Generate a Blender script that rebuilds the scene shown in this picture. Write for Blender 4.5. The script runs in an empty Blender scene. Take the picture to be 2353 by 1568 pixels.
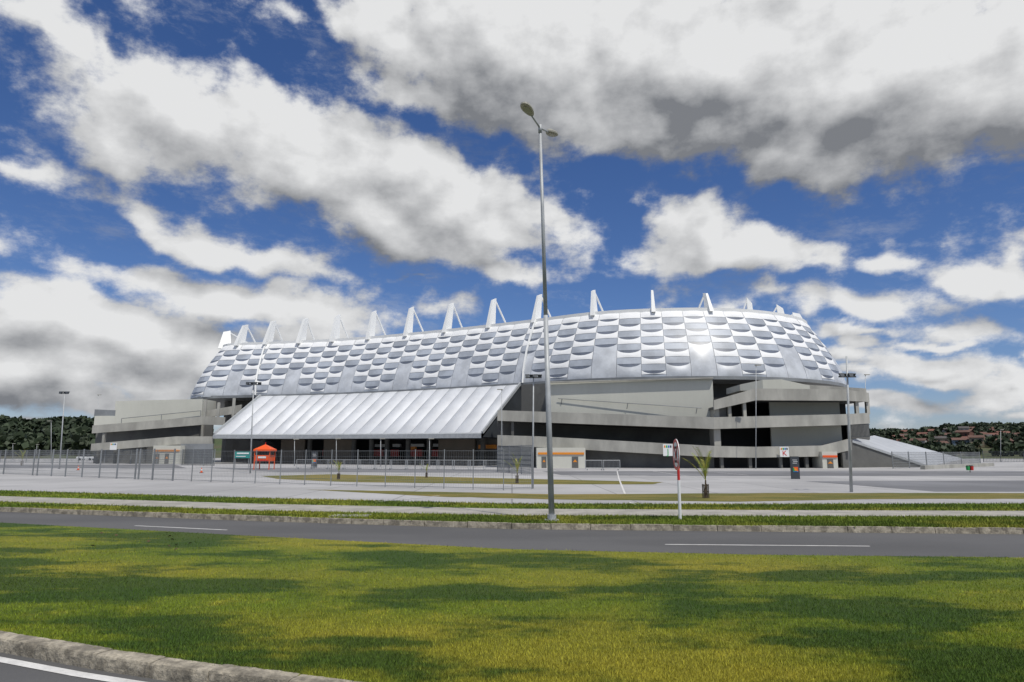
import bpy, math, random
import numpy as np
from mathutils import Vector, noise as mn
random.seed(5); rng=np.random.default_rng(5)
S=bpy.context.scene; COL=S.collection
F=1568.0; PIT=math.atan(256/1568); CH=2.1
cp,sp=math.cos(PIT),math.sin(PIT)
Z0=0.14
def ray(px,py):
    u=(px-1176.5)/F; v=(784-py)/F
    return (u, cp-v*sp, sp+v*cp)
def G(px,py,z=Z0):
    d=ray(px,py); t=(z-CH)/d[2]
    return Vector((d[0]*t,d[1]*t,z))
def D(px,py,Y):
    d=ray(px,py); t=Y/d[1]
    return Vector((d[0]*t,Y,CH+d[2]*t))
def PX(p):
    x,y,z=p[0],p[1],p[2]-CH
    dep=y*cp+z*sp; up=-y*sp+z*cp
    return (1176.5+F*x/dep, 784-F*up/dep)
# ---------------------------------------------------------------- materials
def nodes(m):
    m.use_nodes=True; nt=m.node_tree; nt.nodes.clear(); return nt
def N(nt,t,**k):
    n=nt.nodes.new(t)
    for a,b in k.items():
        if a=='ins':
            for i,v in b.items():
                if isinstance(v,bpy.types.NodeSocket): nt.links.new(v,n.inputs[i])
                else: n.inputs[i].default_value=v
        else: setattr(n,a,b)
    return n
def mathn(nt,op,a,b=0.0,c=0.0,clamp=False):
    n=nt.nodes.new('ShaderNodeMath'); n.operation=op; n.use_clamp=clamp
    for i,v in enumerate((a,b,c)):
        if isinstance(v,bpy.types.NodeSocket): nt.links.new(v,n.inputs[i])
        else: n.inputs[i].default_value=v
    return n.outputs[0]
def mixc(nt,f,a,b,mode='MIX'):
    n=nt.nodes.new('ShaderNodeMix'); n.data_type='RGBA'; n.blend_type=mode
    for i,v in ((0,f),(6,a),(7,b)):
        if isinstance(v,bpy.types.NodeSocket): nt.links.new(v,n.inputs[i])
        else: n.inputs[i].default_value=v if i==0 else (tuple(v)+(1,))[:4]
    return n.outputs[2]
def mrange(nt,v,a,b,c=0,d=1):
    n=N(nt,'ShaderNodeMapRange',ins={0:v,1:a,2:b,3:c,4:d}); n.interpolation_type='SMOOTHSTEP'; return n.outputs[0]
def pos(nt,scale=(1,1,1)):
    g=N(nt,'ShaderNodeNewGeometry')
    m=N(nt,'ShaderNodeMapping',ins={0:g.outputs['Position'],3:scale}); return m.outputs[0]
def noi(nt,v,s,det=5,r=.55,dim='3D'):
    n=N(nt,'ShaderNodeTexNoise'); n.noise_dimensions=dim; nt.links.new(v,n.inputs['Vector'])
    n.inputs['Scale'].default_value=s; n.inputs['Detail'].default_value=det; n.inputs['Roughness'].default_value=r; return n.outputs[0]
MT={}
def mat(name,col,rough=.6,metal=0,s1=.3,a1=.25,s2=6,a2=.2,stretch=(1,1,1),bump=0,col2=None,slab=None,spec=None):
    if name in MT: return MT[name]
    m=bpy.data.materials.new(name); nt=nodes(m)
    v=pos(nt,stretch)
    n1=mrange(nt,noi(nt,v,s1),.35,.65); n2=noi(nt,v,s2,4,.7)
    c2=col2 or tuple(c*(1-a1) for c in col)
    c=mixc(nt,n1,col,c2)
    f=mathn(nt,'MULTIPLY_ADD',n2,a2*2,1-a2)
    cc=N(nt,'ShaderNodeCombineColor',ins={0:f,1:f,2:f}).outputs[0]
    c=mixc(nt,1.0,c,cc,'MULTIPLY')
    if slab:
        bt=N(nt,'ShaderNodeTexBrick'); bt.offset=0; nt.links.new(pos(nt),bt.inputs['Vector'])
        bt.inputs['Color1'].default_value=(1,1,1,1); bt.inputs['Color2'].default_value=(.90,.90,.90,1); bt.inputs['Mortar'].default_value=(.55,.55,.55,1)
        bt.inputs['Scale'].default_value=1; bt.inputs['Brick Width'].default_value=slab; bt.inputs['Row Height'].default_value=slab; bt.inputs['Mortar Size'].default_value=slab*.008
        c=mixc(nt,1.0,c,bt.outputs[0],'MULTIPLY')
    b=N(nt,'ShaderNodeBsdfPrincipled',ins={'Base Color':c,'Roughness':rough,'Metallic':metal})
    if spec is not None: b.inputs['Specular IOR Level'].default_value=spec
    if bump:
        bn=N(nt,'ShaderNodeBump',ins={'Strength':bump,'Distance':.02,'Height':n2}); nt.links.new(bn.outputs[0],b.inputs['Normal'])
    o=N(nt,'ShaderNodeOutputMaterial'); nt.links.new(b.outputs[0],o.inputs[0])
    MT[name]=m; return m
def grassmat(name,green,dark,yellow,blade=False,shadow_mix=.88):
    m=bpy.data.materials.new(name); nt=nodes(m)
    v=pos(nt,(.42,1.0,1)); v2=pos(nt)
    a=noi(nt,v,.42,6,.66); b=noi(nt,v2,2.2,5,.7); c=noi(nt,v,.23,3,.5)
    base=mixc(nt,mathn(nt,'MULTIPLY',mrange(nt,c,.40,.62),.85),green,yellow)
    base=mixc(nt,mathn(nt,'MULTIPLY',mrange(nt,b,.5,.72),.5),base,tuple(x*1.15 for x in yellow))
    base=mixc(nt,mathn(nt,'MULTIPLY',mrange(nt,a,.44,.53,1,0),shadow_mix),base,dark)  # broken shadow patches put into the grass colour by noise
    fine=noi(nt,v2,45,4,.8)
    f=mathn(nt,'MULTIPLY_ADD',fine,1.1,.45)
    if blade:
        at=N(nt,'ShaderNodeAttribute',attribute_name='rnd'); f=mathn(nt,'MULTIPLY_ADD',at.outputs[2],1.3,.38)
    cc=N(nt,'ShaderNodeCombineColor',ins={0:f,1:f,2:f}).outputs[0]
    base=mixc(nt,1.0,base,cc,'MULTIPLY')
    p=N(nt,'ShaderNodeBsdfPrincipled',ins={'Base Color':base,'Roughness':.75})
    p.inputs['Specular IOR Level'].default_value=.25
    if not blade:
        bn=N(nt,'ShaderNodeBump',ins={'Strength':.8,'Distance':.04,'Height':fine}); nt.links.new(bn.outputs[0],p.inputs['Normal'])
    o=N(nt,'ShaderNodeOutputMaterial'); nt.links.new(p.outputs[0],o.inputs[0]); return m
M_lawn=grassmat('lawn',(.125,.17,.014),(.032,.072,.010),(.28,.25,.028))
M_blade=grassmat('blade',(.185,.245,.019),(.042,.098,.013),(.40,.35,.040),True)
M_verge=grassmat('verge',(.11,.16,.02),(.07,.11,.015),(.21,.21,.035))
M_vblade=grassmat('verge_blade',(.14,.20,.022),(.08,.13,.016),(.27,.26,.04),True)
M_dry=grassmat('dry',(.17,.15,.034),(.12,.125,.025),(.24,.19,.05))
M_asph=mat('asphalt',(.108,.107,.106),.85,a1=.22,s1=.35,s2=90,a2=.4,bump=.3,stretch=(.35,1,1))
M_conc=mat('concrete',(.42,.412,.37),.8,s1=.35,a1=.28,s2=1.5,a2=.22,stretch=(1,1,.35))
M_concw=mat('painted_concrete',(.60,.60,.53),.7,s1=.15,a1=.1,s2=2,a2=.06,stretch=(1,1,.4))
M_concd=mat('shade_concrete',(.14,.14,.132),.85,s1=.3,a1=.25,s2=2,a2=.15)  # darker concrete copy; shade under the decks is put into the colour
M_concdd=mat('deep_shade_concrete',(.035,.035,.037),.9)  # near-black concrete copy; shade of deep recesses is put into the colour
M_black=mat('black',(.012,.012,.014),.6)
M_brown=mat('brown_wall',(.20,.17,.135),.85,a1=.15)
M_plaza=mat('plaza_paving',(.45,.445,.44),.85,s1=.10,a1=.24,s2=9,a2=.16,slab=5.0)
M_paver=mat('pavers',(.41,.39,.34),.85,s1=1.2,a1=.25,s2=14,a2=.35,slab=.5)
M_patch=mat('dark_paving',(.20,.202,.21),.85,s1=.12,a1=.3,s2=12,a2=.15)
M_kerb=mat('kerb_stone',(.42,.375,.29),.9,s1=5.0,a1=.55,s2=22,a2=.75,bump=1.0)
M_line=mat('road_paint',(.70,.69,.66),.7,s1=3,a1=.2,s2=30,a2=.3)
M_galv=mat('galvanised',(.44,.46,.47),.5,.1,s1=2,a1=.15)
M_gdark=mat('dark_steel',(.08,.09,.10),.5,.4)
M_gmid=mat('grey_steel',(.26,.275,.285),.5,.1)
M_white=mat('white_paint',(.80,.81,.80),.5,a1=.05,a2=.04)
M_red=mat('red_paint',(.62,.03,.025),.45,a1=.1)
M_orange=mat('orange_paint',(.85,.11,.015),.5,a1=.1)
M_amber=mat('amber_paint',(.80,.28,.02),.5,a1=.1)
M_teal=mat('teal_paint',(.02,.30,.27),.5)
M_green=mat('green_paint',(.03,.40,.10),.5)
M_blue=mat('blue_paint',(.02,.18,.55),.5)
M_glass=mat('lamp_glass',(.35,.37,.33),.15)
M_lampb=mat('lamp_body',(.42,.41,.35),.5)
M_memw=mat('membrane_white',(.83,.84,.845),.55,0,s1=.5,a1=.05,s2=3,a2=.03,spec=.35)
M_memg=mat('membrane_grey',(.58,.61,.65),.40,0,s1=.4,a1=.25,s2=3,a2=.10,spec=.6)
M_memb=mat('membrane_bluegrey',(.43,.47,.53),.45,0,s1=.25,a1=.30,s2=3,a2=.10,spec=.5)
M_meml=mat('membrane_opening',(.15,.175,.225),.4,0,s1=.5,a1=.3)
M_seam=mat('membrane_seam',(.40,.42,.45),.5)
M_awn=mat('membrane_silver',(.61,.63,.655),.42,.05,s1=.3,a1=.12,s2=3,a2=.03)
M_awng=mat('membrane_dull',(.46,.48,.505),.5,0,s1=.3,a1=.12,s2=3,a2=.05)
M_palm=mat('palm_leaf',(.19,.28,.03),.5,s1=4,a1=.3,col2=(.38,.34,.05))
M_bark=mat('bark',(.12,.085,.055),.9,s1=6,a1=.4)
M_wood=mat('stake_wood',(.07,.055,.04),.8)
M_hill=mat('hill_ground',(.06,.085,.03),.95,s1=.03,a1=.3,s2=.5,a2=.3,col2=(.10,.085,.05))
M_leaf=mat('forest_leaf',(.034,.055,.021),.7,s1=.08,a1=.45,s2=.8,a2=.4)
M_earth=mat('far_ground',(.13,.14,.09),.95,s1=.02,a1=.3)
M_deadleaf=mat('dead_leaf',(.10,.06,.025),.8)
M_roofs=[mat('tile_a',(.19,.085,.06),.85),mat('tile_b',(.14,.075,.055),.85),mat('tile_c',(.10,.09,.085),.85)]
M_walls={'white':mat('wall_white',(.42,.40,.37),.85),'brick red':mat('wall_brick',(.18,.085,.06),.85),'cream':mat('wall_cream',(.33,.28,.20),.85),'pale blue':mat('wall_blue',(.17,.23,.29),.85)}
# ---------------------------------------------------------------- mesh builder
OFF={}
class MB:
    def __init__(s): s.v=[]; s.f=[]; s.m=[]
    def poly(s,pts,mi=0):
        b=len(s.v); s.v+= [tuple(p) for p in pts]; s.f.append(tuple(range(b,b+len(pts)))); s.m.append(mi); return s
    def hexa(s,p,mi=0):
        b=len(s.v); s.v+=[tuple(q) for q in p]
        for f in ((0,3,2,1),(4,5,6,7),(0,1,5,4),(1,2,6,5),(2,3,7,6),(3,0,4,7)):
            s.f.append(tuple(b+i for i in f)); s.m.append(mi)
        return s
    def box(s,c,d,mi=0,rz=0):
        x,y,z=d[0]/2,d[1]/2,d[2]/2; cs,sn=math.cos(rz),math.sin(rz); P=[]
        for zz in (-z,z):
            for a,b in ((-x,-y),(x,-y),(x,y),(-x,y)): P.append((c[0]+a*cs-b*sn,c[1]+a*sn+b*cs,c[2]+zz))
        return s.hexa(P,mi)
    def beam(s,a,b,w,h,mi=0,w2=None,h2=None):
        a,b=Vector(a),Vector(b); d=(b-a).normalized(); up=Vector((0,0,1)) if abs(d.z)<.95 else Vector((0,1,0))
        x=d.cross(up).normalized(); y=x.cross(d); w2=w2 or w; h2=h2 or h; P=[]
        for q,ww,hh in ((a,w,h),(b,w2,h2)):
            for i,j in ((-1,-1),(1,-1),(1,1),(-1,1)): P.append(q+x*(i*ww/2)+y*(j*hh/2))
        return s.hexa(P,mi)
    def tube(s,a,b,r0,r1=None,n=8,mi=0,caps=True):
        a,b=Vector(a),Vector(b); r1=r0 if r1 is None else r1; d=(b-a).normalized()
        up=Vector((0,0,1)) if abs(d.z)<.95 else Vector((0,1,0)); x=d.cross(up).normalized(); y=x.cross(d); k=len(s.v)
        for q,r in ((a,r0),(b,r1)):
            for i in range(n):
                t=2*math.pi*i/n; s.v.append(tuple(q+x*(r*math.cos(t))+y*(r*math.sin(t))))
        for i in range(n):
            j=(i+1)%n; s.f.append((k+i,k+j,k+n+j,k+n+i)); s.m.append(mi)
        if caps:
            s.f.append(tuple(k+i for i in range(n))[::-1]); s.m.append(mi)
            s.f.append(tuple(k+n+i for i in range(n))); s.m.append(mi)
        return s
    def ribbon(s,pts,th,mi=0):
        A=[(D(p[0],p[1],p[3]),D(p[0],p[2],p[3])) for p in pts]
        for (t0,b0),(t1,b1) in zip(A,A[1:]):
            b0=Vector((t0.x,t0.y,b0.z)); b1=Vector((t1.x,t1.y,b1.z))
            o=Vector((0,th,0)); s.hexa([b0,b1,b1+o,b0+o,t0,t1,t1+o,t0+o],mi)
        return s
    def build(s,name,mats,parent=None,smooth=False):
        off=Vector(OFF.get(parent.name,(0,0,0))) if parent else Vector((0,0,0))
        me=bpy.data.meshes.new(name); me.from_pydata([(v[0]-off.x,v[1]-off.y,v[2]-off.z) for v in s.v],[],s.f)
        if not isinstance(mats,(list,tuple)): mats=[mats]
        for m in mats: me.materials.append(m)
        me.polygons.foreach_set('material_index',s.m)
        if smooth: me.polygons.foreach_set('use_smooth',[True]*len(s.f))
        me.update(); o=bpy.data.objects.new(name,me); COL.objects.link(o)
        if parent: o.parent=parent; OFF[o.name]=off
        return o
def gridpoly(mb,idx,nu,nv,mi=0):
    k=len(mb.v)
    for j in range(nu+1):
        for r in range(nv+1): mb.v.append(tuple(idx[j,r]))
    for j in range(nu):
        for r in range(nv):
            a=k+j*(nv+1)+r; mb.f.append((a,a+nv+1,a+nv+2,a+1)); mb.m.append(mi)
def tag(o,label,cat,group=None):
    o['label']=label; o['category']=cat
    if group: o['group']=group
    return o
def thing(name,loc,label,cat,group=None):
    o=bpy.data.objects.new(name,None); COL.objects.link(o); o.location=loc; o.empty_display_size=.5; OFF[o.name]=Vector(loc)
    return tag(o,label,cat,group)
def struct(o): o['kind']='structure'; return o
def copy_tree(o,parent=None):
    c=o.copy(); COL.objects.link(c)
    if parent: c.parent=parent
    for ch in list(o.children): copy_tree(ch,c)
    return c
def text(body,size,m,loc,parent,name='lettering',rot=(math.pi/2,0,0)):
    cu=bpy.data.curves.new('t','FONT'); cu.body=body; cu.size=size; cu.align_x='CENTER'; cu.align_y='CENTER'; cu.extrude=.006
    t=bpy.data.objects.new('t',cu); COL.objects.link(t); bpy.context.view_layer.update()
    me=bpy.data.meshes.new_from_object(t.evaluated_get(bpy.context.evaluated_depsgraph_get())); bpy.data.objects.remove(t)
    me.materials.clear(); me.materials.append(m)
    o=bpy.data.objects.new(name,me); COL.objects.link(o); o.parent=parent
    o.location=Vector(loc)-Vector(OFF[parent.name]); o.rotation_euler=rot; return o
# ---------------------------------------------------------------- ground
def sheet(name,pts,m): 
    return struct(MB().poly(pts).build(name,m))
sheet('ground',[(-6000,-1500,-.06),(6000,-1500,-.06),(6000,6000,-.06),(-6000,6000,-.06)],M_earth)
sheet('road',[(-120,-12,0),(120,-12,0),(120,60,0),(-120,60,0)],M_asph)
XS=[-900,-400,0,300,600,880,1176,1450,1750,2050,2353,2800,3400]
def line(kv,z):
    xs=[k for k,_ in kv]; ys=[y for _,y in kv]; out=[]
    for x in XS:
        if x<xs[0]: y=ys[0]+(ys[1]-ys[0])/(xs[1]-xs[0])*(x-xs[0])*.6
        elif x>xs[-1]: y=ys[-1]+(ys[-1]-ys[-2])/(xs[-1]-xs[-2])*(x-xs[-1])*.6
        else: y=float(np.interp(x,xs,ys))
        out.append(G(x,y,z))
    return out
def strip(name,a,b,m):
    mb=MB()
    for i in range(len(a)-1): mb.poly([a[i],a[i+1],b[i+1],b[i]])
    return struct(mb.build(name,m))
K5=lambda *y:list(zip((0,600,1176,1750,2353),y))
K=line(K5(1176,1198,1216,1222,1228),0)
def up(l,z): return [Vector((p.x,p.y,z)) for p in l]
def push(l,d): return [Vector((p.x,p.y+d,p.z)) for p in l]
mb=MB()
for a,b in zip(K,K[1:]):
    n=max(1,int((b-a).length/1.0))
    for i in range(n):
        p=a.lerp(b,(i+.008)/n); q=a.lerp(b,(i+1-.008)/n); dz=random.uniform(-.008,.008); o=Vector((0,.16,0)); t=Vector((0,0,Z0+.012+dz)); c=Vector((0,random.uniform(0,.012),0))
        mb.hexa([p+c,q+c,q+o,p+o,p+t+c+Vector((0,.015,0)),q+t+c+Vector((0,.015,0)),q+o+t,p+o+t])
struct(mb.build('kerb',M_kerb))
g2=line(K5(1127,1145,1158,1159,1158),Z0)
vg0=push(up(K,Z0),.15)
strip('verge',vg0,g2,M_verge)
pa,pb=line(K5(1153,1174,1185,1187,1188),Z0+.006),line(K5(1140,1158,1169,1172,1174),Z0+.006)
strip('path',pa,pb,M_paver)
far=[Vector((x,250,Z0)) for x in np.linspace(-420,420,len(XS))]
strip('plaza',g2,far,M_plaza)
def patch(name,pts,m,z=Z0+.006):
    return sheet(name,[G(x,y,z) for x,y in pts],m)
def rough_patch(name,pts,m,z=Z0+.006,amp=.25):
    W=[G(x,y,z) for x,y in pts]; out=[]
    for a,b in zip(W,W[1:]+W[:1]):
        n=max(1,int((b-a).length/.8))
        for i in range(n):
            p=a.lerp(b,i/n); q=p*1.3; out.append(p+Vector((0,mn.noise(q)*amp,0)))
    return sheet(name,out,m)
rough_patch('grass_island',[(600,1094),(760,1090),(1100,1098),(1525,1108),(1500,1113),(1200,1113),(800,1108),(640,1101)],M_dry)
rough_patch('grass_island',[(700,1125),(1300,1136),(1800,1133),(2700,1133),(2700,1146),(2000,1147),(1700,1153),(1300,1148),(1000,1141)],M_dry)
patch('parking_asphalt',[(1330,1083),(2700,1083),(2700,1094),(1900,1094),(1500,1094)],M_patch)
patch('parking_asphalt',[(1850,1106),(2700,1103),(2700,1130),(2150,1130)],M_patch)
patch('parking_asphalt',[(1245,1083),(1325,1083),(1480,1093),(1290,1092)],M_patch)
patch('parking_asphalt',[(450,1074),(1200,1080),(1230,1087),(640,1085)],M_patch)
patch('parking_asphalt',[(-300,1068),(400,1068),(430,1076),(-300,1076)],M_patch,)
def mark(px0,py0,px1,py1,w=.12,z=.005):
    a,b=G(px0,py0,z),G(px1,py1,z); d=(b-a).normalized(); n=Vector((-d.y,d.x,0))*w/2
    return sheet('road_marking',[a-n,b-n,b+n,a+n],M_line)
mark(310,1208,522,1218,.09); mark(1528,1251,1998,1255,.09); mark(1980,1280,2353,1281,.05)
mark(-700,1150,-200,1183,.11)
for a in ((860,1154,1010,1139),(1418,1083,1422,1100),(1422,1100,1436,1135),(1500,1083,1600,1097),(1620,1083,1720,1092),(1445,1154,1462,1160),(380,1134,520,1144),(560,1116,690,1122),(1080,1150,1180,1146),(1900,1095,2353,1101)):
    mark(*a,w=.10,z=Z0+.012)
q=G(780,1201,0)
dr=thing('storm_drain',(q.x,q.y-.02,0),'dark rectangular storm drain opening in the far kerb, left of the tall lamp','drain')
MB().box((q.x,q.y-.01,.06),(1.0,.08,.10)).build('opening',M_black,dr)
MB().box((q.x+.2,q.y+.55,Z0+.015),(1.2,.7,.03)).build('cover_slab',M_conc,dr)
# median
nearK=[(-60,22),(-25,14),(-12,10.2),(-8,8.75),(-5.8,7.85),(-4.1,7.12),(-2.77,6.62),(-1.15,6.05),(0.5,5.62),(3,5.2),(7,5.0),(20,5.2),(60,6)]
farM=[(p.x,p.y) for p in line(K5(1203,1235,1265,1278,1284),.10)]
inner=[]
for i,(x,y) in enumerate(nearK):
    a=nearK[max(0,i-1)]; b=nearK[min(len(nearK)-1,i+1)]; d=Vector((b[0]-a[0],b[1]-a[1])).normalized(); inner.append((x-d.y*.19,y+d.x*.19))
poly=[(x,y) for x,y in inner]+farM[::-1]
ME=.125
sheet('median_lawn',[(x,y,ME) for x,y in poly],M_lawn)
mb=MB()
for a,b in zip(farM,farM[1:]): mb.poly([(a[0],a[1],0),(b[0],b[1],0),(b[0],b[1],ME),(a[0],a[1],ME)])
struct(mb.build('lawn_edge',M_kerb))
mb=MB()
cur=[Vector((x,y,0)) for x,y in nearK]; inn=[Vector((x,y,0)) for x,y in inner]
for i in range(2,len(cur)-3):
    n=max(1,round((cur[i+1]-cur[i]).length/.85))
    for k in range(n):
        NU=26; jt=.004; grid=[]; dz=random.uniform(-.006,.006); dy_=random.uniform(-.008,.008)
        for a in range(NU+1):
            sfr=(k+jt+(1-2*jt)*a/NU)/n; p=cur[i].lerp(cur[i+1],sfr); r=inn[i].lerp(inn[i+1],sfr); dv=(r-p); row=[]
            ed=.006 if min(a,NU-a)==0 else 0
            for (h,dd) in ((0,0),(.04,0),(.08,0),(.115,.01),(.135,.05),(.142,.16),(.144,.4),(.145,.7),(.143,1.0),(.05,1.0)):
                q=p+dv*dd+Vector((0,0,h+(dz if h>.02 else 0)-ed))+dv.normalized()*dy_
                nn=mn.fractal(q*16,1.0,2.0,4)*.007+min(0,mn.noise(q*7))*.016*(1 if .02<dd<.3 or h>.1 and dd<.2 else .3)
                q+=Vector((0,0,nn if h>.1 else 0))-dv.normalized()*(nn*1.0-ed)
                row.append(q)
            grid.append(row)
        for a in range(NU):
            for b in range(9): mb.poly([grid[a][b],grid[a+1][b],grid[a+1][b+1],grid[a][b+1]])
        mb.poly(grid[0]); mb.poly(grid[-1][::-1])
struct(mb.build('kerb',M_kerb))
mb=MB(); e=[Vector((x,y,.005)) for x,y in nearK]
def offs(pts,d):
    out=[]
    for i,p in enumerate(pts):
        a=pts[max(0,i-1)]; b=pts[min(len(pts)-1,i+1)]; t=(b-a).normalized(); out.append(p+Vector((t.y,-t.x,0))*d)
    return out
l1,l2=offs(e,.10),offs(e,.22)
for i in range(len(e)-1): mb.poly([l1[i],l2[i],l2[i+1],l1[i+1]])
struct(mb.build('road_marking',M_line))
def inside(x,y,P):
    c=np.zeros(len(x),bool); j=len(P)-1
    for i in range(len(P)):
        xi,yi=P[i]; xj,yj=P[j]
        c^=((yi>y)!=(yj>y))&(x<(xj-xi)*(y-yi)/((yj-yi) or 1e-9)+xi); j=i
    return c
def blades(name,n,ylo,yhi,Ps,zb,m,hmin,hmax,wk=1.0,jit=.03):
    r=rng.random(n); y=1/np.sqrt(1/ylo**2+(1/yhi**2-1/ylo**2)*r)*1.0; x=(rng.random(n)*2-1)*(y*.80+.5)
    k=np.zeros(n,bool)
    for P in Ps: k|=inside(x,y,P)
    x,y=x[k],y[k]; n=len(x); x=x+rng.normal(size=n)*jit; y=y+rng.normal(size=n)*jit
    h=hmin+(hmax-hmin)*rng.random(n)**2; w=(.003+.00050*y)*wk; th=rng.random(n)*np.pi; ln=rng.random(n)*h*.9; la=rng.random(n)*2*np.pi
    V=np.empty((n,3,3)); dx,dy=np.cos(th)*w/2,np.sin(th)*w/2
    V[:,0]=np.c_[x-dx,y-dy,np.full(n,zb)]; V[:,1]=np.c_[x+dx,y+dy,np.full(n,zb)]; V[:,2]=np.c_[x+np.cos(la)*ln,y+np.sin(la)*ln,zb+h]
    me=bpy.data.meshes.new(name); me.vertices.add(3*n); me.vertices.foreach_set('co',V.ravel())
    me.loops.add(3*n); me.loops.foreach_set('vertex_index',np.arange(3*n,dtype=np.int32))
    me.polygons.add(n); me.polygons.foreach_set('loop_start',np.arange(0,3*n,3,dtype=np.int32)); 
    at=me.attributes.new('rnd','FLOAT','POINT'); at.data.foreach_set('value',np.repeat(rng.random(n),3).astype(np.float32))
    me.materials.append(m); me.update(); me.validate()
    o=bpy.data.objects.new(name,me); COL.objects.link(o); o['kind']='stuff'; return o
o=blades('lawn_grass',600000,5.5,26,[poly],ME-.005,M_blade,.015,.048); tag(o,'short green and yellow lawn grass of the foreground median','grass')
xy=lambda l:[(p.x,p.y) for p in l]
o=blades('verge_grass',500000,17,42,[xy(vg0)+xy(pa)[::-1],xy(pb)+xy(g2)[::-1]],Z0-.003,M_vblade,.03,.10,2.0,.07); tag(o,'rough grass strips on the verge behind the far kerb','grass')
mb=MB()
for k in range(16):
    c=G(random.uniform(150,520),random.uniform(1222,1262),ME+.03); a=random.uniform(0,6.28); u=Vector((math.cos(a),math.sin(a),.2))*.045; v=Vector((-math.sin(a),math.cos(a),.5))*.03
    mb.poly([c-u,c-v,c+u,c+v])
o=mb.build('dead_leaves',M_deadleaf); o['kind']='stuff'; tag(o,'scattered brown dead leaves lying on the left far edge of the median lawn','leaves')
# ---------------------------------------------------------------- stadium
FR=[(-62.7,148),(-59.6,140.5),(-51.6,138.0),(-33,133.2),(-14.4,124.5),(1.8,115),(12.8,107.8),(22,105),(31.6,104.5),(40.7,107),(48.8,113),(53,121),(55.8,132),(57,146),(50,170),(20,195),(-30,205),(-60,195),(-66.5,175),(-65,158)]
def cr(P,n=40):
    out=[]; L=len(P)
    for i in range(L):
        a,b,c,d=[np.array(P[(i+k)%L],float) for k in (-1,0,1,2)]
        for t in np.arange(n)/n: out.append(.5*((2*b)+(-a+c)*t+(2*a-5*b+4*c-d)*t*t+(-a+3*b-3*c+d)*t**3))
    return np.array(out)
CU=cr(FR); seg=np.linalg.norm(np.roll(CU,-1,0)-CU,axis=1); AL=np.r_[0,np.cumsum(seg)]; LEN=AL[-1]
CUc=np.vstack([CU,CU[:1]])
def C2(s):
    s=s%LEN; return Vector((float(np.interp(s,AL,CUc[:,0])),float(np.interp(s,AL,CUc[:,1]))))
def NM(s):
    t=(C2(s+2.5)-C2(s-2.5)).normalized(); return Vector((t.y,-t.x))
ZB,ZT,OFB=12.9,24.0,5.5
def SH(s,t,out=0):
    c=C2(s); n=NM(s); o=OFB*(1-t**1.45)+out*.9
    return Vector((c.x+n.x*o,c.y+n.y*o,ZB+(ZT-ZB)*t+out*.35))
def find(px,fn,lo=0,hi=230):
    best=None
    for s in np.arange(lo,hi,.25):
        p=PX(fn(s)); e=abs(p[0]-px)
        if best is None or e<best[0]: best=(e,s)
    return best[1]
st=thing('stadium',(0,150,0),'large oval football stadium clad in woven white membrane panels with leaning roof masts','stadium')
NC=round(LEN/3.2); NC-=NC%4; W=LEN/NC; rear=MB(); cnt=0
for i in range(NC):
    s0=i*W; s1=s0+W; c=C2(s0+W/2); n=NM(s0+W/2); vis=(n.x*c.x+n.y*c.y)/c.length<.30
    if not vis:
        for k in range(4): rear.poly([SH(s0,k/4),SH(s1,k/4),SH(s1,(k+1)/4),SH(s0,(k+1)/4)])
        continue
    cnt+=1; m=MB(); NU=8; us=[j/NU for j in range(NU+1)]
    ph=.0 if i%2 else .5
    tl=[(k+ph)/5 for k in range(0,6) if .02<(k+ph)/5<.97]
    low={0:.47,1:.18,2:0.0,3:.18}[i%4]
    tl=[t for t in tl if t>low+.01]
    hl=.046; g=.006
    def P(u,t,out): return SH(s0+W*(g+u*(1-2*g)),t,out)
    bots=[0.0]+tl
    for bi,tb in enumerate(bots):
        top=bots[bi+1] if bi+1<len(bots) else 1.0
        last=bi+1>=len(bots); big=(bi==0 and low>.1)
        sg_=lambda u:0.0 if last else hl*(1-(2*u-1)**2)**.75
        if big or (last and top-tb<.15):
            NR=6; idx={}
            for j in range(NU+1):
                for r in range(NR+1):
                    f=r/NR; u=us[j]; idx[j,r]=P(u,tb+(top-sg_(u)-tb)*f,.16*math.sin(math.pi*u)*math.sin(math.pi*f))
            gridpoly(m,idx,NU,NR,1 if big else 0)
        else:
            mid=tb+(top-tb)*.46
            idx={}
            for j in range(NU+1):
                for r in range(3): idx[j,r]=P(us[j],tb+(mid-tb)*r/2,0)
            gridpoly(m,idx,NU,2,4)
            idx={}
            for j in range(NU+1):
                u=us[j]
                for r in range(7):
                    f=r/6; idx[j,r]=P(u,mid+(top-sg_(u)-mid)*f,.02+.08*math.sin(math.pi*u)**.7*math.sin(math.pi*(.08+.84*f))**.8 if 0<j<NU else .02)
            gridpoly(m,idx,NU,6,0)
        if not last:
            for j in range(NU):
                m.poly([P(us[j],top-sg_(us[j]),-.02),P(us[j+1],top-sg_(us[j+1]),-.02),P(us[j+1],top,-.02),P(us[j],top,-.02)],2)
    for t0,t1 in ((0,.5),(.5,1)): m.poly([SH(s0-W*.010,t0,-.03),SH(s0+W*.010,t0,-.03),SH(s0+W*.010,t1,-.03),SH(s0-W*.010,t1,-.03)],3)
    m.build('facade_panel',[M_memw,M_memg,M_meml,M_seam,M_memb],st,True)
rear.build('rear_facade',M_memw,st)
for pt_,pb_ in ((1231,1203),(612,590)):
    s1_=find(pt_,lambda s:SH(s,1)); s2_=find(pb_,lambda s:SH(s,0)); mb=MB()
    for k in range(6):
        a,b=k/6,(k+1)/6; mb.beam(SH(s2_+(s1_-s2_)*a,a,.32),SH(s2_+(s1_-s2_)*b,b,.32),.26,.26)
    mb.build('slanted_tube',M_white,st)
NS=160
rim=MB(); roof=MB(); low=MB(); gut=MB()
ctr=Vector((-6,155,25.2))
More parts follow.
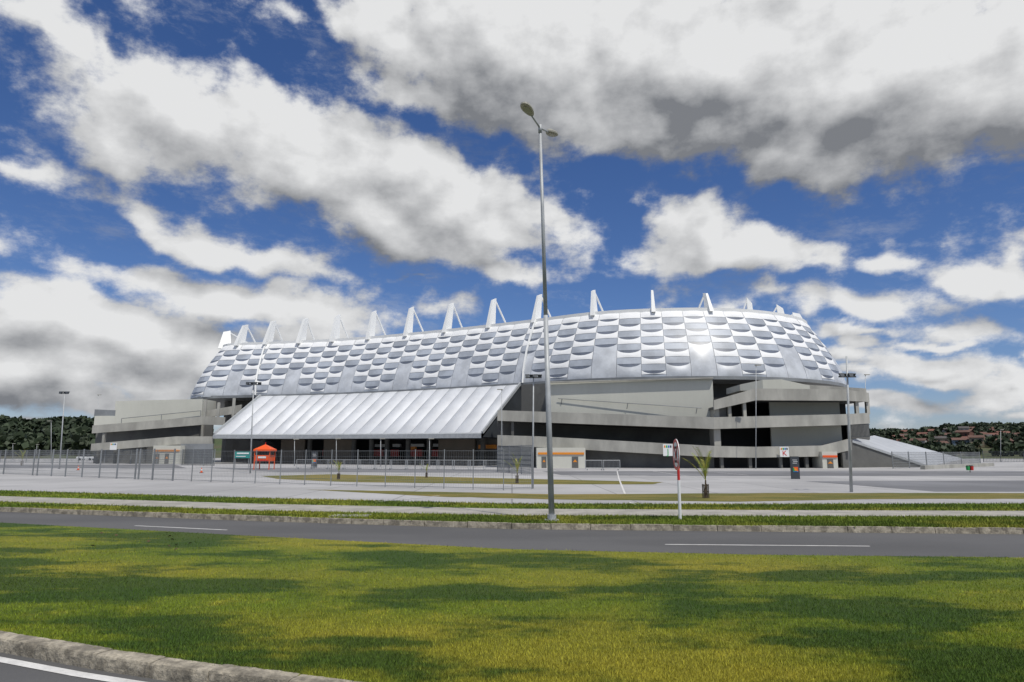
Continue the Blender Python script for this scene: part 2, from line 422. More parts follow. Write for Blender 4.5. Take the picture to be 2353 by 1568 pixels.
for i in range(NS):
    a,b=LEN*i/NS,LEN*(i+1)/NS
    A,B=SH(a,1,.15),SH(b,1,.15); z=Vector((0,0,.35))
    rim.poly([A-z,B-z,B+z,A+z]); ia,ib=C2(a)-NM(a)*1.2,C2(b)-NM(b)*1.2
    rim.poly([A+z,B+z,Vector((ib.x,ib.y,ZT+.4)),Vector((ia.x,ia.y,ZT+.4))])
    roof.poly([Vector((ia.x,ia.y,ZT+.35)),Vector((ib.x,ib.y,ZT+.35)),ctr])
    A,B=SH(a,0,.1),SH(b,0,.1); gut.poly([A-z*1.0,B-z*1.0,B+z*.4,A+z*.4]); 
    wa,wb=C2(a)-NM(a)*1.0,C2(b)-NM(b)*1.0
    gut.poly([A-z,Vector((wa.x,wa.y,ZB-.3)),Vector((wb.x,wb.y,ZB-.3)),B-z])
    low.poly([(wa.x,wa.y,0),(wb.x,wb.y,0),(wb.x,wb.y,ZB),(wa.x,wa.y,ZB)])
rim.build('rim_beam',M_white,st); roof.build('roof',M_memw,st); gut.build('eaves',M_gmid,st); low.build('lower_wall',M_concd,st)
tops=[(522,760),(565,745),(629,736),(703,730),(777,722),(860,713),(946,704),(1038,695),(1135,685),(1240,675),(1363,665),(1498,665),(1620,672),(1720,684),(1790,700),(1828,718)]
bases=[506,549,612,688,765,848,934,1025,1125,1230,1363,1500,1630,1738,1812,1850]
for (tx,ty),bx in zip(tops,bases):
    s=find(bx,lambda s:SH(s,1),4,175); c=C2(s); n=NM(s); b=Vector((c.x-n.x*.3,c.y-n.y*.3,ZT)); t=D(tx,ty,c.y+1.6)
    ax=(t-b).normalized(); m=MB(); kf=1.18 if bx<800 else 1.0
    wd=Vector((n.x,n.y,0)); sd=Vector((-n.y,n.x,0)); 
    def ring(q,w,h): return [q-wd*w-sd*h,q+wd*w-sd*h,q+wd*w+sd*h,q-wd*w+sd*h]
    r1=ring(t,.58*kf,.17*kf); L_=(t-b).length
    for k_ in (1,2): r1[k_]=r1[k_]-ax*L_*.10
    m.hexa(ring(b-ax*.3,1.1*kf,.32*kf)+r1)
    o=m.build('mast',M_white,st)
    e=Vector((c.x-n.x*6.5,c.y-n.y*6.5,ZT+.4))
    MB().beam(t-ax*.3-wd*.4,e,.22,.24).build('stay',M_white,o)
sa=find(600,lambda s:SH(s,0)); sb=find(1198,lambda s:SH(s,0)); NA=20
def AW(s,f,out=0):
    k=(s-sa)/(sb-sa); s=s-2.0*f*(1-k)
    c=C2(s); n=NM(s); o=OFB+10.2*f; zb=5.15-.35*k
    return Vector((c.x+n.x*(o+out*.5),c.y+n.y*(o+out*.5),(ZB-.05)*(1-f)+zb*f+out*.85))
for i in range(NA):
    s0=sa+(sb-sa)*i/NA; s1=sa+(sb-sa)*(i+1)/NA; m=MB(); NU=10; NR=12
    idx={}
    for j in range(NU+1):
        for r in range(NR+1):
            f=1-r/NR; uu=j/NU
            idx[j,r]=AW(s0+(s1-s0)*uu,f,.62*(math.sin(math.pi*uu)**1.0)*math.sin(math.pi*min(1,max(0,f)))**.4)
    gridpoly(m,idx,NU,NR)
    m.build('awning_panel',M_awn,st,True)
    mb=MB()
    for r in range(8): mb.beam(AW(s0,r/8,.03),AW(s0,(r+1)/8,.03),.06,.05)
    mb.build('awning_rib',M_seam,st)
fa=MB(); sof=MB()
for i in range(24):
    a,b=sa+(sb-sa)*i/24,sa+(sb-sa)*(i+1)/24; A,B=AW(a,1.01),AW(b,1.01); z=Vector((0,0,.55)); n1=NM(a); n2=NM(b)
    A2=A+Vector((n1.x,n1.y,0))*.25; B2=B+Vector((n2.x,n2.y,0))*.25
    fa.poly([A2-z,B2-z,B2+z*.2,A2+z*.2]); fa.poly([A2+z*.2,B2+z*.2,AW(b,.97),AW(a,.97)])
    A3,B3=A-z,B-z; c1=C2(a)-NM(a)*.8; c2=C2(b)-NM(b)*.8
    sof.poly([A2-z,(c1.x,c1.y,A3.z),(c2.x,c2.y,B3.z),B2-z])
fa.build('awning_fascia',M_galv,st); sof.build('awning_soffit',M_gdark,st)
for s in (sa,sb):
    c=C2(s)-NM(s)*.5
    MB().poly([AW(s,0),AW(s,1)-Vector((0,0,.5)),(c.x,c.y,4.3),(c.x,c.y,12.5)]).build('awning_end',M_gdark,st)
    MB().beam(AW(s,0,.2),AW(s,1,.2),.3,.4).build('edge_beam',M_galv,st)
sl=(sb-sa)
def CW(k,o,z):
    s=sa+sl*k; c=C2(s); n=NM(s); return Vector((c.x+n.x*o,c.y+n.y*o,z))
def wallseg(k0,k1,o,z0,z1,m,name='concourse_wall'):
    n=max(1,int((k1-k0)*12)); mb=MB()
    for i in range(n):
        a=k0+(k1-k0)*i/n; b=k0+(k1-k0)*(i+1)/n
        mb.hexa([CW(a,o,z0),CW(b,o,z0),CW(b,o-.4,z0),CW(a,o-.4,z0),CW(a,o,z1),CW(b,o,z1),CW(b,o-.4,z1),CW(a,o-.4,z1)])
    return mb.build(name,m,st)
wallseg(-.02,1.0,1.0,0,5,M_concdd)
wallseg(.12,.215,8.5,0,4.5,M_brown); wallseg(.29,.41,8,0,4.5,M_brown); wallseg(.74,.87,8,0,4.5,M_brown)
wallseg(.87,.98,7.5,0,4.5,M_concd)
for a,b in ((.225,.275),(.43,.47),(.50,.53),(.57,.62),(.655,.73)):
    wallseg(a,b,3.5,1.4,2.6,M_red,'red_seating'); wallseg(a,b,3.0,3.1,3.6,M_white,'balcony_front')
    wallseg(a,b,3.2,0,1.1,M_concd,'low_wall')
wallseg(.62,.64,7,2.6,3.1,M_amber,'orange_sign_band'); wallseg(.88,.94,7.8,2.7,3.3,M_amber,'orange_sign_band')
for k in (.06,.43,.50,.56,.64,.72,.245,.91):
    a=CW(k,9.0,0); b=CW(k,9.0,4.6); MB().tube(a,b,.42,n=12).build('column',M_concd,st)
# ---------------------------------------------------------------- right ramp building
YR={1143:93,1240:91.5,1640:86,1735:86.6,1940:88.5,1997:93}
def yr(px,o=0): return float(np.interp(px,list(YR),list(YR.values())))+o
rb=thing('ramp_building',(D(1640,1080,86).x,86,0),'pale concrete zigzag ramp building with stacked parapets, right of the big awning','building')
def R(pts,o=0): return [(x,a,b,yr(x,o)) for x,a,b in pts]
MB().ribbon(R([(1143,943,967),(1640,959,986),(1940,952,977),(1997,949,973)]),.35).build('parapet',M_conc,rb)
MB().ribbon(R([(1143,1000,1024),(1240,1003,1028),(1640,1025,1051),(1735,1027,1052),(1890,1024,1049),(1955,1008,1034)]),.35).build('parapet',M_conc,rb)
MB().ribbon(R([(1640,920,942),(1735,893,920),(1940,895,921),(1996,903,924)]),.35).build('parapet',M_conc,rb)
def slab(pts,dep,name='deck'):
    mb=MB()
    for (x0,y0),(x1,y1) in zip(pts,pts[1:]):
        a=D(x0,y0,yr(x0,.35)); b=D(x1,y1,yr(x1,.35)); o=Vector((0,dep,0)); t=Vector((0,0,.3))
        mb.hexa([a,b,b+o,a+o,a+t,b+t,b+o+t,a+o+t])
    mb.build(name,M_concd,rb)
slab([(1143,966),(1640,985),(1940,976),(1990,972)],8); slab([(1143,1023),(1240,1027),(1640,1050),(1890,1048),(1950,1033)],8); slab([(1640,941),(1735,919),(1940,920),(1990,923)],9)
MB().ribbon([(1198,884,960,98),(1240,882,965,97),(1255,881,965,96.5),(1637,870,975,90)],.4).build('back_wall',M_concd,rb)
mb=MB(); a,b=D(1262,880,93.5),D(1637,870,88.5)
mb.hexa([(a.x,a.y,7.2),(b.x,b.y,6.2),(b.x,b.y+6,6.2),(a.x,a.y+6,7.2),a,b,b+Vector((0,6,0)),a+Vector((0,6,0))]); mb.build('upper_wall',M_concw,rb)
mb=MB().beam(D(1255,879,93.2),D(1639,869,88.2),.5,.18); mb.build('coping',M_conc,rb)
mb=MB(); a,b=D(1282,916,93),D(1612,938,88.3); mb.tube(a,b,.05,n=6)
for k in (.03,.5,.97):
    p=a.lerp(b,k); mb.tube(p,p+Vector((-.12,.2,-.75)),.05,n=6)
mb.build('handrail',M_gmid,rb)
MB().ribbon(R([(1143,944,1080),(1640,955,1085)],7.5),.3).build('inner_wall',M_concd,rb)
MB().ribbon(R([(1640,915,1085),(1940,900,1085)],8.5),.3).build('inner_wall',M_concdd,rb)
MB().ribbon(R([(1767,922,1056),(1928,924,1052)],4.5),.3).build('inner_wall',M_concw,rb)
MB().ribbon(R([(1640,925,960),(1668,925,960)],1),.3).build('inner_wall',M_concd,rb)
mb=MB().ribbon(R([(1640,985,1028),(1655,985,1028)],.8),2); mb.build('pier',M_conc,rb)
mb=MB().ribbon(R([(1640,935,960),(1652,935,960)],.8),2); mb.build('pier',M_conc,rb)
for x,a,b in ((1672,918,958),(1706,908,958),(1965,920,952),(1990,922,952),(1655,1050,1082),(1720,1050,1082),(1790,1050,1082),(1850,1050,1082),(1935,1040,1078)):
    MB().ribbon(R([(x,a,b),(x+7,a,b)],.5),.5).build('pier',M_conc if b<1000 else M_concd,rb)
for x in (1175,1150): MB().ribbon(R([(x,966,1003),(x+6,966,1003)],.5),.5).build('pier',M_concd,rb)
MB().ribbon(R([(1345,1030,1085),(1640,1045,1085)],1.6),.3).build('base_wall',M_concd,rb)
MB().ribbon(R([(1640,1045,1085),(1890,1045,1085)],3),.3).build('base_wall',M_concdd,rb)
MB().ribbon([(1850,884,895,93),(1990,893,905,96)],8).build('penthouse',M_conc,rb)
MB().ribbon([(1700,884,898,92),(1752,873,898,90.5),(1795,872,898,91),(1860,886,898,93)],6).build('penthouse',M_concw,rb)
mb=MB()
for k in range(14):
    x=1957+k*3; p=D(x,975,yr(x,.6)); mb.tube(p,(p.x,p.y,D(x,1004,yr(x,.6)).z),.025,n=4)
mb.tube(D(1955,976,yr(1955,.6)),D(1998,976,yr(1997,.6)),.04,n=4); mb.tube(D(1955,1003,yr(1955,.6)),D(1998,1003,yr(1997,.6)),.04,n=4)
mb.build('side_screen',M_gdark,rb)
MB().ribbon([(1945,976,1035,96),(1996,973,1010,100)],.3).build('inner_wall',M_concd,rb)
MB().ribbon([(1940,1035,1080,90),(1958,1010,1080,91)],4).build('end_wall',M_concd,rb)
MB().tube(D(1995,903,94),D(1995,948,94),.05,n=6).build('side_post',M_gmid,rb)
def booth(px0,px1,yt,yb,Y,lab,m,doors=((.1,.2),(.72,.85)),dep=3):
    a,b=D(px0,yt,Y),D(px1,yt,Y); w=b.x-a.x; zt=a.z; t=thing('ticket_booth',((a.x+b.x)/2,Y,0),lab,'booth')
    MB().box(((a.x+b.x)/2,Y+dep/2,zt/2),(w,dep,zt)).build('wall',M_concw,t)
    zl=zt*.73
    MB().box(((a.x+b.x)/2,Y-.06,zl),(w*.94,.12,.26)).build('lintel_band',m,t)
    for d0,d1 in doors:
        d=MB().box((a.x+w*(d0+d1)/2,Y-.02,zl*.42),(w*(d1-d0),.05,zl*.75)).build('door',M_concd,t)
        MB().poly([(a.x+w*(d0+.02),Y-.06,zl*.45),(a.x+w*(d1-.02),Y-.06,zl*.45),(a.x+w*(d0+d1)/2,Y-.06,zl*.62)]).build('warning_mark',M_amber,d)
    return t
booth(1233,1345,1029,1080,88.6,'pale ticket booth with amber band below the right ramp, beside the steel fence',M_amber)
booth(353,416,1024,1066,119,'pale ticket booth with amber band under the far left ramp',M_amber,((.1,.25),(.45,.6)))
booth(1888,1923,1038,1079,87.2,'small pale booth with red band at the right ramp corner',M_orange,((.3,.7),))
# ---------------------------------------------------------------- left ramp building
lb=thing('ramp_building',(D(350,1060,122).x,122,0),'distant concrete ramp building at the left end of the stadium','building')
MB().ribbon([(213,978,996,121),(300,971,990,122),(470,957,976,124),(516,959,977,124)],.4).build('parapet',M_conc,lb)
MB().ribbon([(210,1020,1037,120),(405,1003,1022,121),(490,1003,1021,122)],.4).build('parapet',M_conc,lb)
a=MB().ribbon([(266,922,985,126),(466,917,972,128)],6); a.build('upper_wall',M_concw,lb)
MB().ribbon([(218,956,990,125),(266,956,990,126)],4).build('upper_wall',M_concw,lb)
MB().ribbon([(218,941,957,125.5),(266,943,957,126)],.15).build('balustrade',M_gmid,lb)
MB().ribbon([(222,985,1068,128),(490,965,1068,129)],.4).build('inner_wall',M_concd,lb)
MB().ribbon([(300,1018,1068,124),(490,1018,1068,124)],.4).build('base_wall',M_concd,lb)
MB().ribbon([(416,1020,1068,120.5),(490,1020,1068,121)],.4).build('base_wall',M_gmid,lb)
mb=MB(); a,b=D(280,962,125.6),D(462,944,127.5); mb.tube(a,b,.06,n=6)
for k in (.0,.5,1): mb.tube(a.lerp(b,k),a.lerp(b,k)-Vector((0,0,1)),.06,n=6)
mb.build('handrail',M_gmid,lb)
for x,a_,b_ in ((470,918,960),(500,925,962),(535,915,958),(463,975,1005)):
    MB().ribbon([(x,a_,b_,126),(x+5,a_,b_,126)],.4).build('pier',M_conc,lb)
MB().ribbon([(468,945,960,129),(555,930,950,130)],.4).build('landing_wall',M_conc,lb)
MB().ribbon([(236,995,1022,121.5),(241,995,1022,121.5)],.5).build('pier',M_conc,lb)
for px,y0,y1 in ((222,1037,1068),(262,1033,1068),(330,1028,1068)):
    MB().ribbon([(px,y0,y1,121.5),(px+5,y0,y1,121.5)],.5).build('pier',M_concd,lb)
# ---------------------------------------------------------------- right low awning wedge
wa=thing('side_awning',(D(2000,1078,95).x,95,0),'low sloping silver membrane canopy with grey triangular end wall, right of the stadium','canopy')
A=D(1950,1012,91); B=D(2010,1001,112); Dn=G(2132,1073); Cn=D(2215,1055,112)
NA2=9
for i in range(NA2):
    m=MB(); idx={}
    for j in range(7):
        u=j/6; k=(i+u)/NA2
        for r in range(7):
            f=r/6; idx[j,r]=(A.lerp(B,k)).lerp(Dn.lerp(Cn,k),f)+Vector((0,0,.14*math.sin(math.pi*u)*math.sin(math.pi*(.1+.8*f))))
    gridpoly(m,idx,6,6)
    m.build('awning_panel',M_awng,wa,True)
MB().poly([A-Vector((0,0,.1)),(A.x,A.y,0),(Dn.x,Dn.y,0),Dn]).build('end_wall',M_concd,wa)
MB().beam(A,Dn,.3,.3).build('edge_beam',M_galv,wa)
MB().poly([A,B,(B.x,B.y,0),(A.x,A.y,0)]).build('back_wall',M_concd,wa)
a=G(2120,1079); b=G(2280,1071); MB().beam(a+Vector((0,0,.2)),b+Vector((0,0,.2)),.5,.5).build('plinth',M_conc,wa)
# ---------------------------------------------------------------- fences
def fence(name,pts,z,label,post_px,pr,wire,mpost,mwire,group=None,cat='fence',dx=.11,rail=.018):
    base=[G(x,y) for x,y in pts]; t=thing(name,base[0],label,cat,group)
    xs=[p[0] for p in pts]
    def at(px):
        y=float(np.interp(px,xs,[p[1] for p in pts])); return G(px,y)
    for px in post_px:
        p=at(px); MB().beam(p,p+Vector((0,0,z+.08)),pr,pr).build('post',mpost,t)
    for a,b in zip(post_px,post_px[1:]):
        p,q=at(a),at(b); L=(q-p).length; m=MB(); n=int(L/dx)
        for k in range(1,n):
            w=p.lerp(q,k/n); m.beam(w+Vector((0,0,.08)),w+Vector((0,0,z)),wire,wire)
        for zz in np.linspace(.08,z,7): m.beam(p+Vector((0,0,zz)),q+Vector((0,0,zz)),wire*1.6,wire*1.6)
        m.beam(p+Vector((0,0,z)),q+Vector((0,0,z)),rail,rail); m.beam(p+Vector((0,0,.1)),q+Vector((0,0,.1)),rail,rail)
        m.build('mesh_panel',mwire,t)
    return t
fence('mesh_fence',[(397,1105),(700,1115),(1157,1127),(1226,1124)],2.05,'long thin wire mesh fence crossing the plaza in front of the awning',[397,440,485,535,586,643,700,760,820,885,953,1020,1087,1157,1222],.05,.0055,M_gmid,M_gmid,dx=.14,rail=.018)
fence('steel_fence',[(-330,1085),(8,1090),(397,1105)],2.15,'grey steel fence with thick posts at the far left of the plaza',[-330,-200,-80,8,75,85,118,150,188,228,268,310,318,350,397],.085,.009,M_gmid,M_gmid,dx=.12)
fence('steel_fence',[(1143,1084),(1225,1092)],2.6,'short dense grey mesh fence beside the right ramp booth',[1143,1170,1198,1225],.08,.016,M_gmid,M_gmid,dx=.09)
fence('steel_fence',[(418,1069),(492,1071)],2.4,'short dense grey fence below the left ramp building',[418,443,468,492],.1,.02,M_gmid,M_gdark,dx=.12)
fence('steel_fence',[(2052,1077),(2150,1074),(2253,1069)],2.0,'grey picket fence in front of the low side canopy',[2052,2090,2130,2170,2210,2253],.09,.02,M_gmid,M_gmid,dx=.22)
fence('steel_fence',[(-330,1062),(200,1064),(418,1068)],2.3,'far grey boundary fence at the left edge near the trees',[-330,-200,-100,0,60,120,180,240,300,360,418],.1,.02,M_gmid,M_gmid,dx=.3)
fence('steel_fence',[(2260,1062),(2420,1062)],2.2,'distant dark boundary fence below the hillside houses',[2260,2300,2353,2420],.1,.03,M_gdark,M_gdark,dx=.3)
ORD=['first','second','third','fourth','fifth','sixth','seventh','eighth','ninth','tenth','eleventh','twelfth','thirteenth','fourteenth','fifteenth','sixteenth','seventeenth','eighteenth']
def barrier(loc,label,group):
    t=thing('crowd_barrier',loc,label,'barrier',group); x,y,z=loc
    m=MB(); m.tube((x-1,y,z+.15),(x-1,y,z+1.1),.03,n=6); m.tube((x+1,y,z+.15),(x+1,y,z+1.1),.03,n=6); m.tube((x-1,y,z+1.1),(x+1,y,z+1.1),.03,n=6); m.tube((x-1,y,z+.25),(x+1,y,z+.25),.025,n=6)
    m.build('frame',M_galv,t); m=MB()
    for k in range(1,14): m.tube((x-1+k/7,y,z+.25),(x-1+k/7,y,z+1.1),.01,n=4)
    m.build('bars',M_galv,t)
    for s in (-.8,.8): MB().box((x+s,y,z+.08),(.06,.7,.14)).build('foot',M_galv,t)
    return t
b0=barrier(tuple(G(700,1078)),'first crowd barrier from the left in the row before the stadium concourse','crowd barriers along the concourse')
for k in range(1,13):
    c=copy_tree(b0); c.location=G(700+36*k,1078+.25*k); c['label']=ORD[k]+' crowd barrier from the left in the row before the stadium concourse'
for k in range(2):
    c=copy_tree(b0); c.location=G(1366+38*k,1081); c['label']=('left' if k==0 else 'right')+' one of two crowd barriers standing beside the amber banded booth'; c['group']='crowd barriers by the booth'
# ---------------------------------------------------------------- tall lamp
p=G(1268,1197); top=D(1241,296,p.y)
sl_=thing('street_lamp',p,'tall grey foreground street lamp with two heads on the far verge','street lamp')
MB().tube(p,p.lerp(top,.5),.088,.07,16).tube(p.lerp(top,.5),top,.064,.045,16).build('pole',M_galv,sl_,True)
MB().box((p.x,p.y,Z0+.02),(.4,.4,.04)).tube(p,p+Vector((0,0,.18)),.13,.13,12).build('base_plate',M_galv,sl_)
dr_=Vector((-.46,-.89,0))
arm=MB(); arm.tube(top-Vector((0,0,.15)),top+Vector((0,0,.12)),.06,.06,12)
for sg in (1,-1):
    arm.tube(top+Vector((0,0,.02)),top+dr_*sg*.62+Vector((0,0,.16)),.032,.03,10)
arm.build('arm',M_galv,sl_,True)
for sg in (1,-1):
    h=MB(); gm=MB(); c=top+dr_*sg*.90+Vector((0,0,.24)); d=(dr_*sg+Vector((0,0,.16))).normalized(); sd=Vector((-d.y,d.x,0)).normalized(); up_=d.cross(sd); up_= up_ if up_.z>0 else -up_
    n=20; rings=[]
    for (k,zz) in ((.80,-.05),(1.0,-.03),(1.0,.02),(.85,.06),(.5,.095),(.05,.105)):
        r=[]
        for i in range(n):
            t=2*math.pi*i/n; x=math.cos(t)*.35*k; y=math.sin(t)*.165*k*(1+.18*math.cos(t))
            r.append(c+d*x+sd*y+up_*zz)
        rings.append(r)
    for r0,r1 in zip(rings,rings[1:]):
        for i in range(n): j=(i+1)%n; h.poly([r0[i],r0[j],r1[j],r1[i]])
    h.poly(rings[-1]); h.poly(rings[0][::-1])
    hd=h.build('lamp_head',M_lampb,sl_)
    gl=[c+(q-c)*.80-up_*.02 for q in rings[0]]
    gm.poly(gl[::-1]); gm.build('lamp_glass',M_glass,hd)
# ---------------------------------------------------------------- no stopping sign
p=G(1563,1195); sg=thing('road_sign',p,'round red and white no stopping sign seen edge on, beside the tall lamp','sign')
zt=2.36; MB().tube(p,p+Vector((0,0,1.15)),.045,.045,12).build('lower_post',M_white,sg); MB().tube(p+Vector((0,0,1.15)),p+Vector((0,0,2.25)),.04,.04,12).build('post',M_red,sg)
nx=Vector((-1,.03,0)); nx.normalize(); tx=Vector((nx.y,-nx.x,0)); c=p+Vector((0,0,zt-.46))+nx*.055
def disc(r,o,z=0,r2=None,n=40):
    m=MB(); 
    P=[c+nx*o+tx*(r*math.cos(2*math.pi*i/n))+Vector((0,0,r*math.sin(2*math.pi*i/n))) for i in range(n)]
    if r2 is None: m.poly(P); return m
    Q=[c+nx*o+tx*(r2*math.cos(2*math.pi*i/n))+Vector((0,0,r2*math.sin(2*math.pi*i/n))) for i in range(n)]
    for i in range(n): j=(i+1)%n; m.poly([P[i],P[j],Q[j],Q[i]])
    return m
m=disc(.46,0)
for i in range(40):
    a=2*math.pi*i/40; b=2*math.pi*(i+1)/40
    f=lambda t,o:c+nx*o+tx*(.46*math.cos(t))+Vector((0,0,.46*math.sin(t)))
    m.poly([f(a,0),f(b,0),f(b,-.02),f(a,-.02)])
pl=m.build('sign_plate',M_white,sg); disc(.46,.004,r2=.37).build('red_border',M_red,pl)
f=lambda a,b,o=.008:c+nx*o+tx*a+Vector((0,0,b))
m=MB()
for a0,b0_,a1,b1 in ((-.16,-.24,-.09,.24),(-.09,.17,.16,.24),(-.09,-.035,.12,.035),(-.09,-.24,.16,-.17)):
    m.poly([f(a0,b0_),f(a1,b0_),f(a1,b1),f(a0,b1)])
m.build('letter',M_black,pl)
m=MB()
for s in (1,-1):
    m.poly([f(-.28,s*.23,.012),f(-.24,s*.28,.012),f(.28,-s*.23,.012),f(.24,-s*.28,.012)])
m.build('red_cross',M_red,pl)
# ---------------------------------------------------------------- palms
def palm(px,py,pt,label,n=9,spread=1.0,guard=True,seed=1):
    rd=random.Random(seed); p=G(px,py); H=D(px,pt,p.y).z-p.z; t=thing('young_palm',p,label,'palm','young palms in the plaza')
    th=H*.36; MB().tube(p,p+Vector((0,0,th*.5)),.07,.05,10).tube(p+Vector((0,0,th*.5)),p+Vector((.02,0,th)),.05,.03,10).build('trunk',M_bark,t)
    c=p+Vector((.02,0,th))
    for k in range(n):
        az=2*math.pi*k/n+rd.uniform(-.3,.3); el=rd.uniform(1.38,1.55) if k%3 else rd.uniform(1.2,1.4); L=H*.66*rd.uniform(.6,1.05)*spread
        if k==0: az=math.pi+.2; el=.95; L=H*.66
        d=Vector((math.cos(az),math.sin(az),0)); m=MB(); pts=[]; q=c.copy(); e=el
        for i in range(9):
            pts.append(q.copy()); q=q+(d*math.cos(e)+Vector((0,0,math.sin(e))))*L/8; e-=.03+.014*i
        sd=Vector((-d.y,d.x,0))
        for i in range(8):
            m.tube(pts[i],pts[i+1],.012*(1-i/9)*H/2,.011*(1-(i+1)/9.5)*H/2,5,caps=False)
            if i>0:
                for r in range(3):
                    b=pts[i].lerp(pts[i+1],r/3); dr=(pts[i+1]-pts[i]).normalized(); ll=L*.18*math.sin(math.pi*(i+r/3)/8.6)**.6+.03
                    for s in (1,-1):
                        e2=b+(dr*.9+sd*s*.55+Vector((0,0,-.2+rd.uniform(-.15,.2)))).normalized()*ll; w=dr*.022*H/2
                        m.poly([b-w*.4,b+w,e2])
        m.build('frond',M_palm,t)
    if guard:
        m=MB(); w=.075*H/1.6
        for a,b in ((-1,-1),(1,-1),(1,1),(-1,1)): m.box((p.x+a*w,p.y+b*w,p.z+H*.14),(.035,.035,H*.28))
        for zz in (.13,.25):
            for s in (-1,1): m.box((p.x,p.y+s*w,p.z+H*zz),(2*w,.02,.04)); m.box((p.x+s*w,p.y,p.z+H*zz),(.02,2*w,.04))
        m.build('stake_guard',M_wood,t)
palm(1622,1145,1030,'largest young palm with yellow green fronds, right of the round road sign',8,1.1,seed=3)
palm(1188,1111,1045,'young palm beside the floodlight pole just left of the tall lamp',7,1.1,seed=5)
palm(778,1102,1052,'small young palm on the dry grass island under the awning centre',6,.9,seed=6)
palm(980,1098,1058,'thin young palm on the grass island, midway between two other palms',5,.7,seed=8)
palm(50,1070,1032,'young palm at the far left edge behind the steel fence',9,1.1,seed=9)
# ---------------------------------------------------------------- floodlight poles / lamps
def flood(pb,pt,label,nh=4,head_y=None,r=.08,sp=.34):
    p=G(*pb); tp=D(pt[0],pt[1],p.y); t=thing('floodlight_pole',p,label,'floodlight','floodlight poles'); H=tp.z-p.z
    MB().tube(p,tp,r,r*.55,10).build('pole',M_galv,t,True)
    hz=D(pt[0],head_y,p.y).z if head_y else tp.z; hx=p.lerp(tp,(hz-p.z)/H); k=(p.y/60)**.5
    W_=sp*k*(nh-1)
    MB().beam(hx-Vector((W_/2+.1,0,0)),hx+Vector((W_/2+.1,0,0)),.07,.07).build('crossbar',M_gdark,t)
    for i in range(nh):
        x=hx.x-W_/2+W_*i/(nh-1); a=(-.35 if i%2 else .35); y=hx.y-.12 if i%2==0 else hx.y+.12
        m=MB(); s=.15*k
        c=Vector((x,y,hx.z+.10*k)); P=[]
        for zz,w in ((-1,.75),(1,1.0)):
            for u,v in ((-1,-1),(1,-1),(1,1),(-1,1)): P.append(c+Vector((u*s*w,v*s*.8*w+zz*a*s,zz*s*.8)))
        m.hexa(P); m.build('floodlight',M_gdark,t)
    return t
flood((575,1088),(583,884),'floodlight pole standing in front of the left awning end by the orange kiosk',4)
flood((1224,1123),(1226,860),'floodlight pole just left of the tall two headed lamp',4,head_y=868,r=.06,sp=.3)
flood((137,1078),(149,905),'floodlight pole at the far left with a single cluster',3)
flood((1956,1131),(1945,819),'tall floodlight pole by the right end of the ramp building',4,head_y=866,r=.08,sp=.30)
def lamp(pb,pt,label,side=1,Y=None,r=.06):
    p=G(*pb) if Y is None else Vector((D(pb[0],pb[1],Y).x,Y,Z0)); tp=D(pt[0],pt[1],p.y); t=thing('lamp_post',p,label,'lamp post','slim lamp posts')
    MB().tube(p,tp,r,r*.6,8).build('pole',M_galv,t,True)
    MB().box((tp.x+side*.25,tp.y,tp.z+.04),(.75,.28,.10)).tube((tp.x,tp.y,tp.z-.1),(tp.x,tp.y,tp.z+.02),.07,n=8).build('lamp_head',M_lampb,t)
    return t
for x,y0,y1,l,Y in ((677,1066,1010,'slim lamp post before the awning, right of the orange kiosk',101),(773,1066,1009,'slim lamp post before the awning, second right of the kiosk',100),(875,1066,1009,'slim lamp post before the middle of the awning',98),(987,1068,1009,'slim lamp post before the right half of the awning',96),(118,1066,968,'slim lamp post left of the far left floodlight pole',125),(1737,1082,840,'tall slim lamp post rising above the right ramp parapets',83.5),(1153,1079,896,'slim lamp post at the right end of the awning',91),(1988,1075,862,'slim lamp post above the far right corner of the ramp building',102),(226,1060,908,'slim lamp post behind the left ramp building corner',140),(30,1058,1020,'short distant lamp post near the left picture edge',180),(85,1058,1022,'short distant lamp post left of the slim far left post',185),(2299,1062,988,'lone distant lamp post before the right hillside houses',150)):
    lamp((x,y0),(x,y1),l,-1 if x in(118,1153) else 1,Y)
# ---------------------------------------------------------------- kiosk & signs
p=G(607,1079); kz=lambda y:D(607,y,p.y).z; kw=35*p.y/F
kk=thing('kiosk',p,'bright orange kiosk with peaked canopy roof on the plaza','kiosk')
m=MB(); e=kw*.56; zr=kz(1033)
pk=Vector((p.x,p.y,kz(1021))); cs=[Vector((p.x+a*e,p.y+b*e,zr)) for a,b in ((-1,-1),(1,-1),(1,1),(-1,1))]; lo=[q-Vector((0,0,.22)) for q in cs]
for i in range(4): j=(i+1)%4; m.poly([cs[i],cs[j],pk]); m.poly([lo[i],lo[j],cs[j],cs[i]])
m.build('canopy',M_orange,kk)
MB().tube(pk-Vector((0,0,.1)),pk+Vector((0,0,.2)),.05,n=6).build('finial',M_red,kk)
MB().box((p.x,p.y,kz(1053)),(kw*.9,kw*.9,kz(1046)-kz(1060))).build('counter_body',M_orange,kk)
MB().box((p.x,p.y-kw*.47,kz(1051)),(kw*.5,.04,.22)).build('front_panel',M_white,kk)
MB().box((p.x,p.y-kw*.47,kz(1058)),(kw*.8,.04,.10)).build('trim_band',M_red,kk)
MB().box((p.x,p.y,kz(1041)),(kw*.8,kw*.8,.5)).build('window_opening',M_black,kk)
for a,b in ((-1,-1),(1,-1),(1,1),(-1,1)):
    MB().beam((p.x+a*kw*.48,p.y+b*kw*.48,p.z),(p.x+a*kw*.48,p.y+b*kw*.48,zr-.2),.09,.09).build('leg',M_orange,kk)
p=Vector((D(557,1040,78).x,78,Z0)); sz=lambda y:D(557,y,78).z
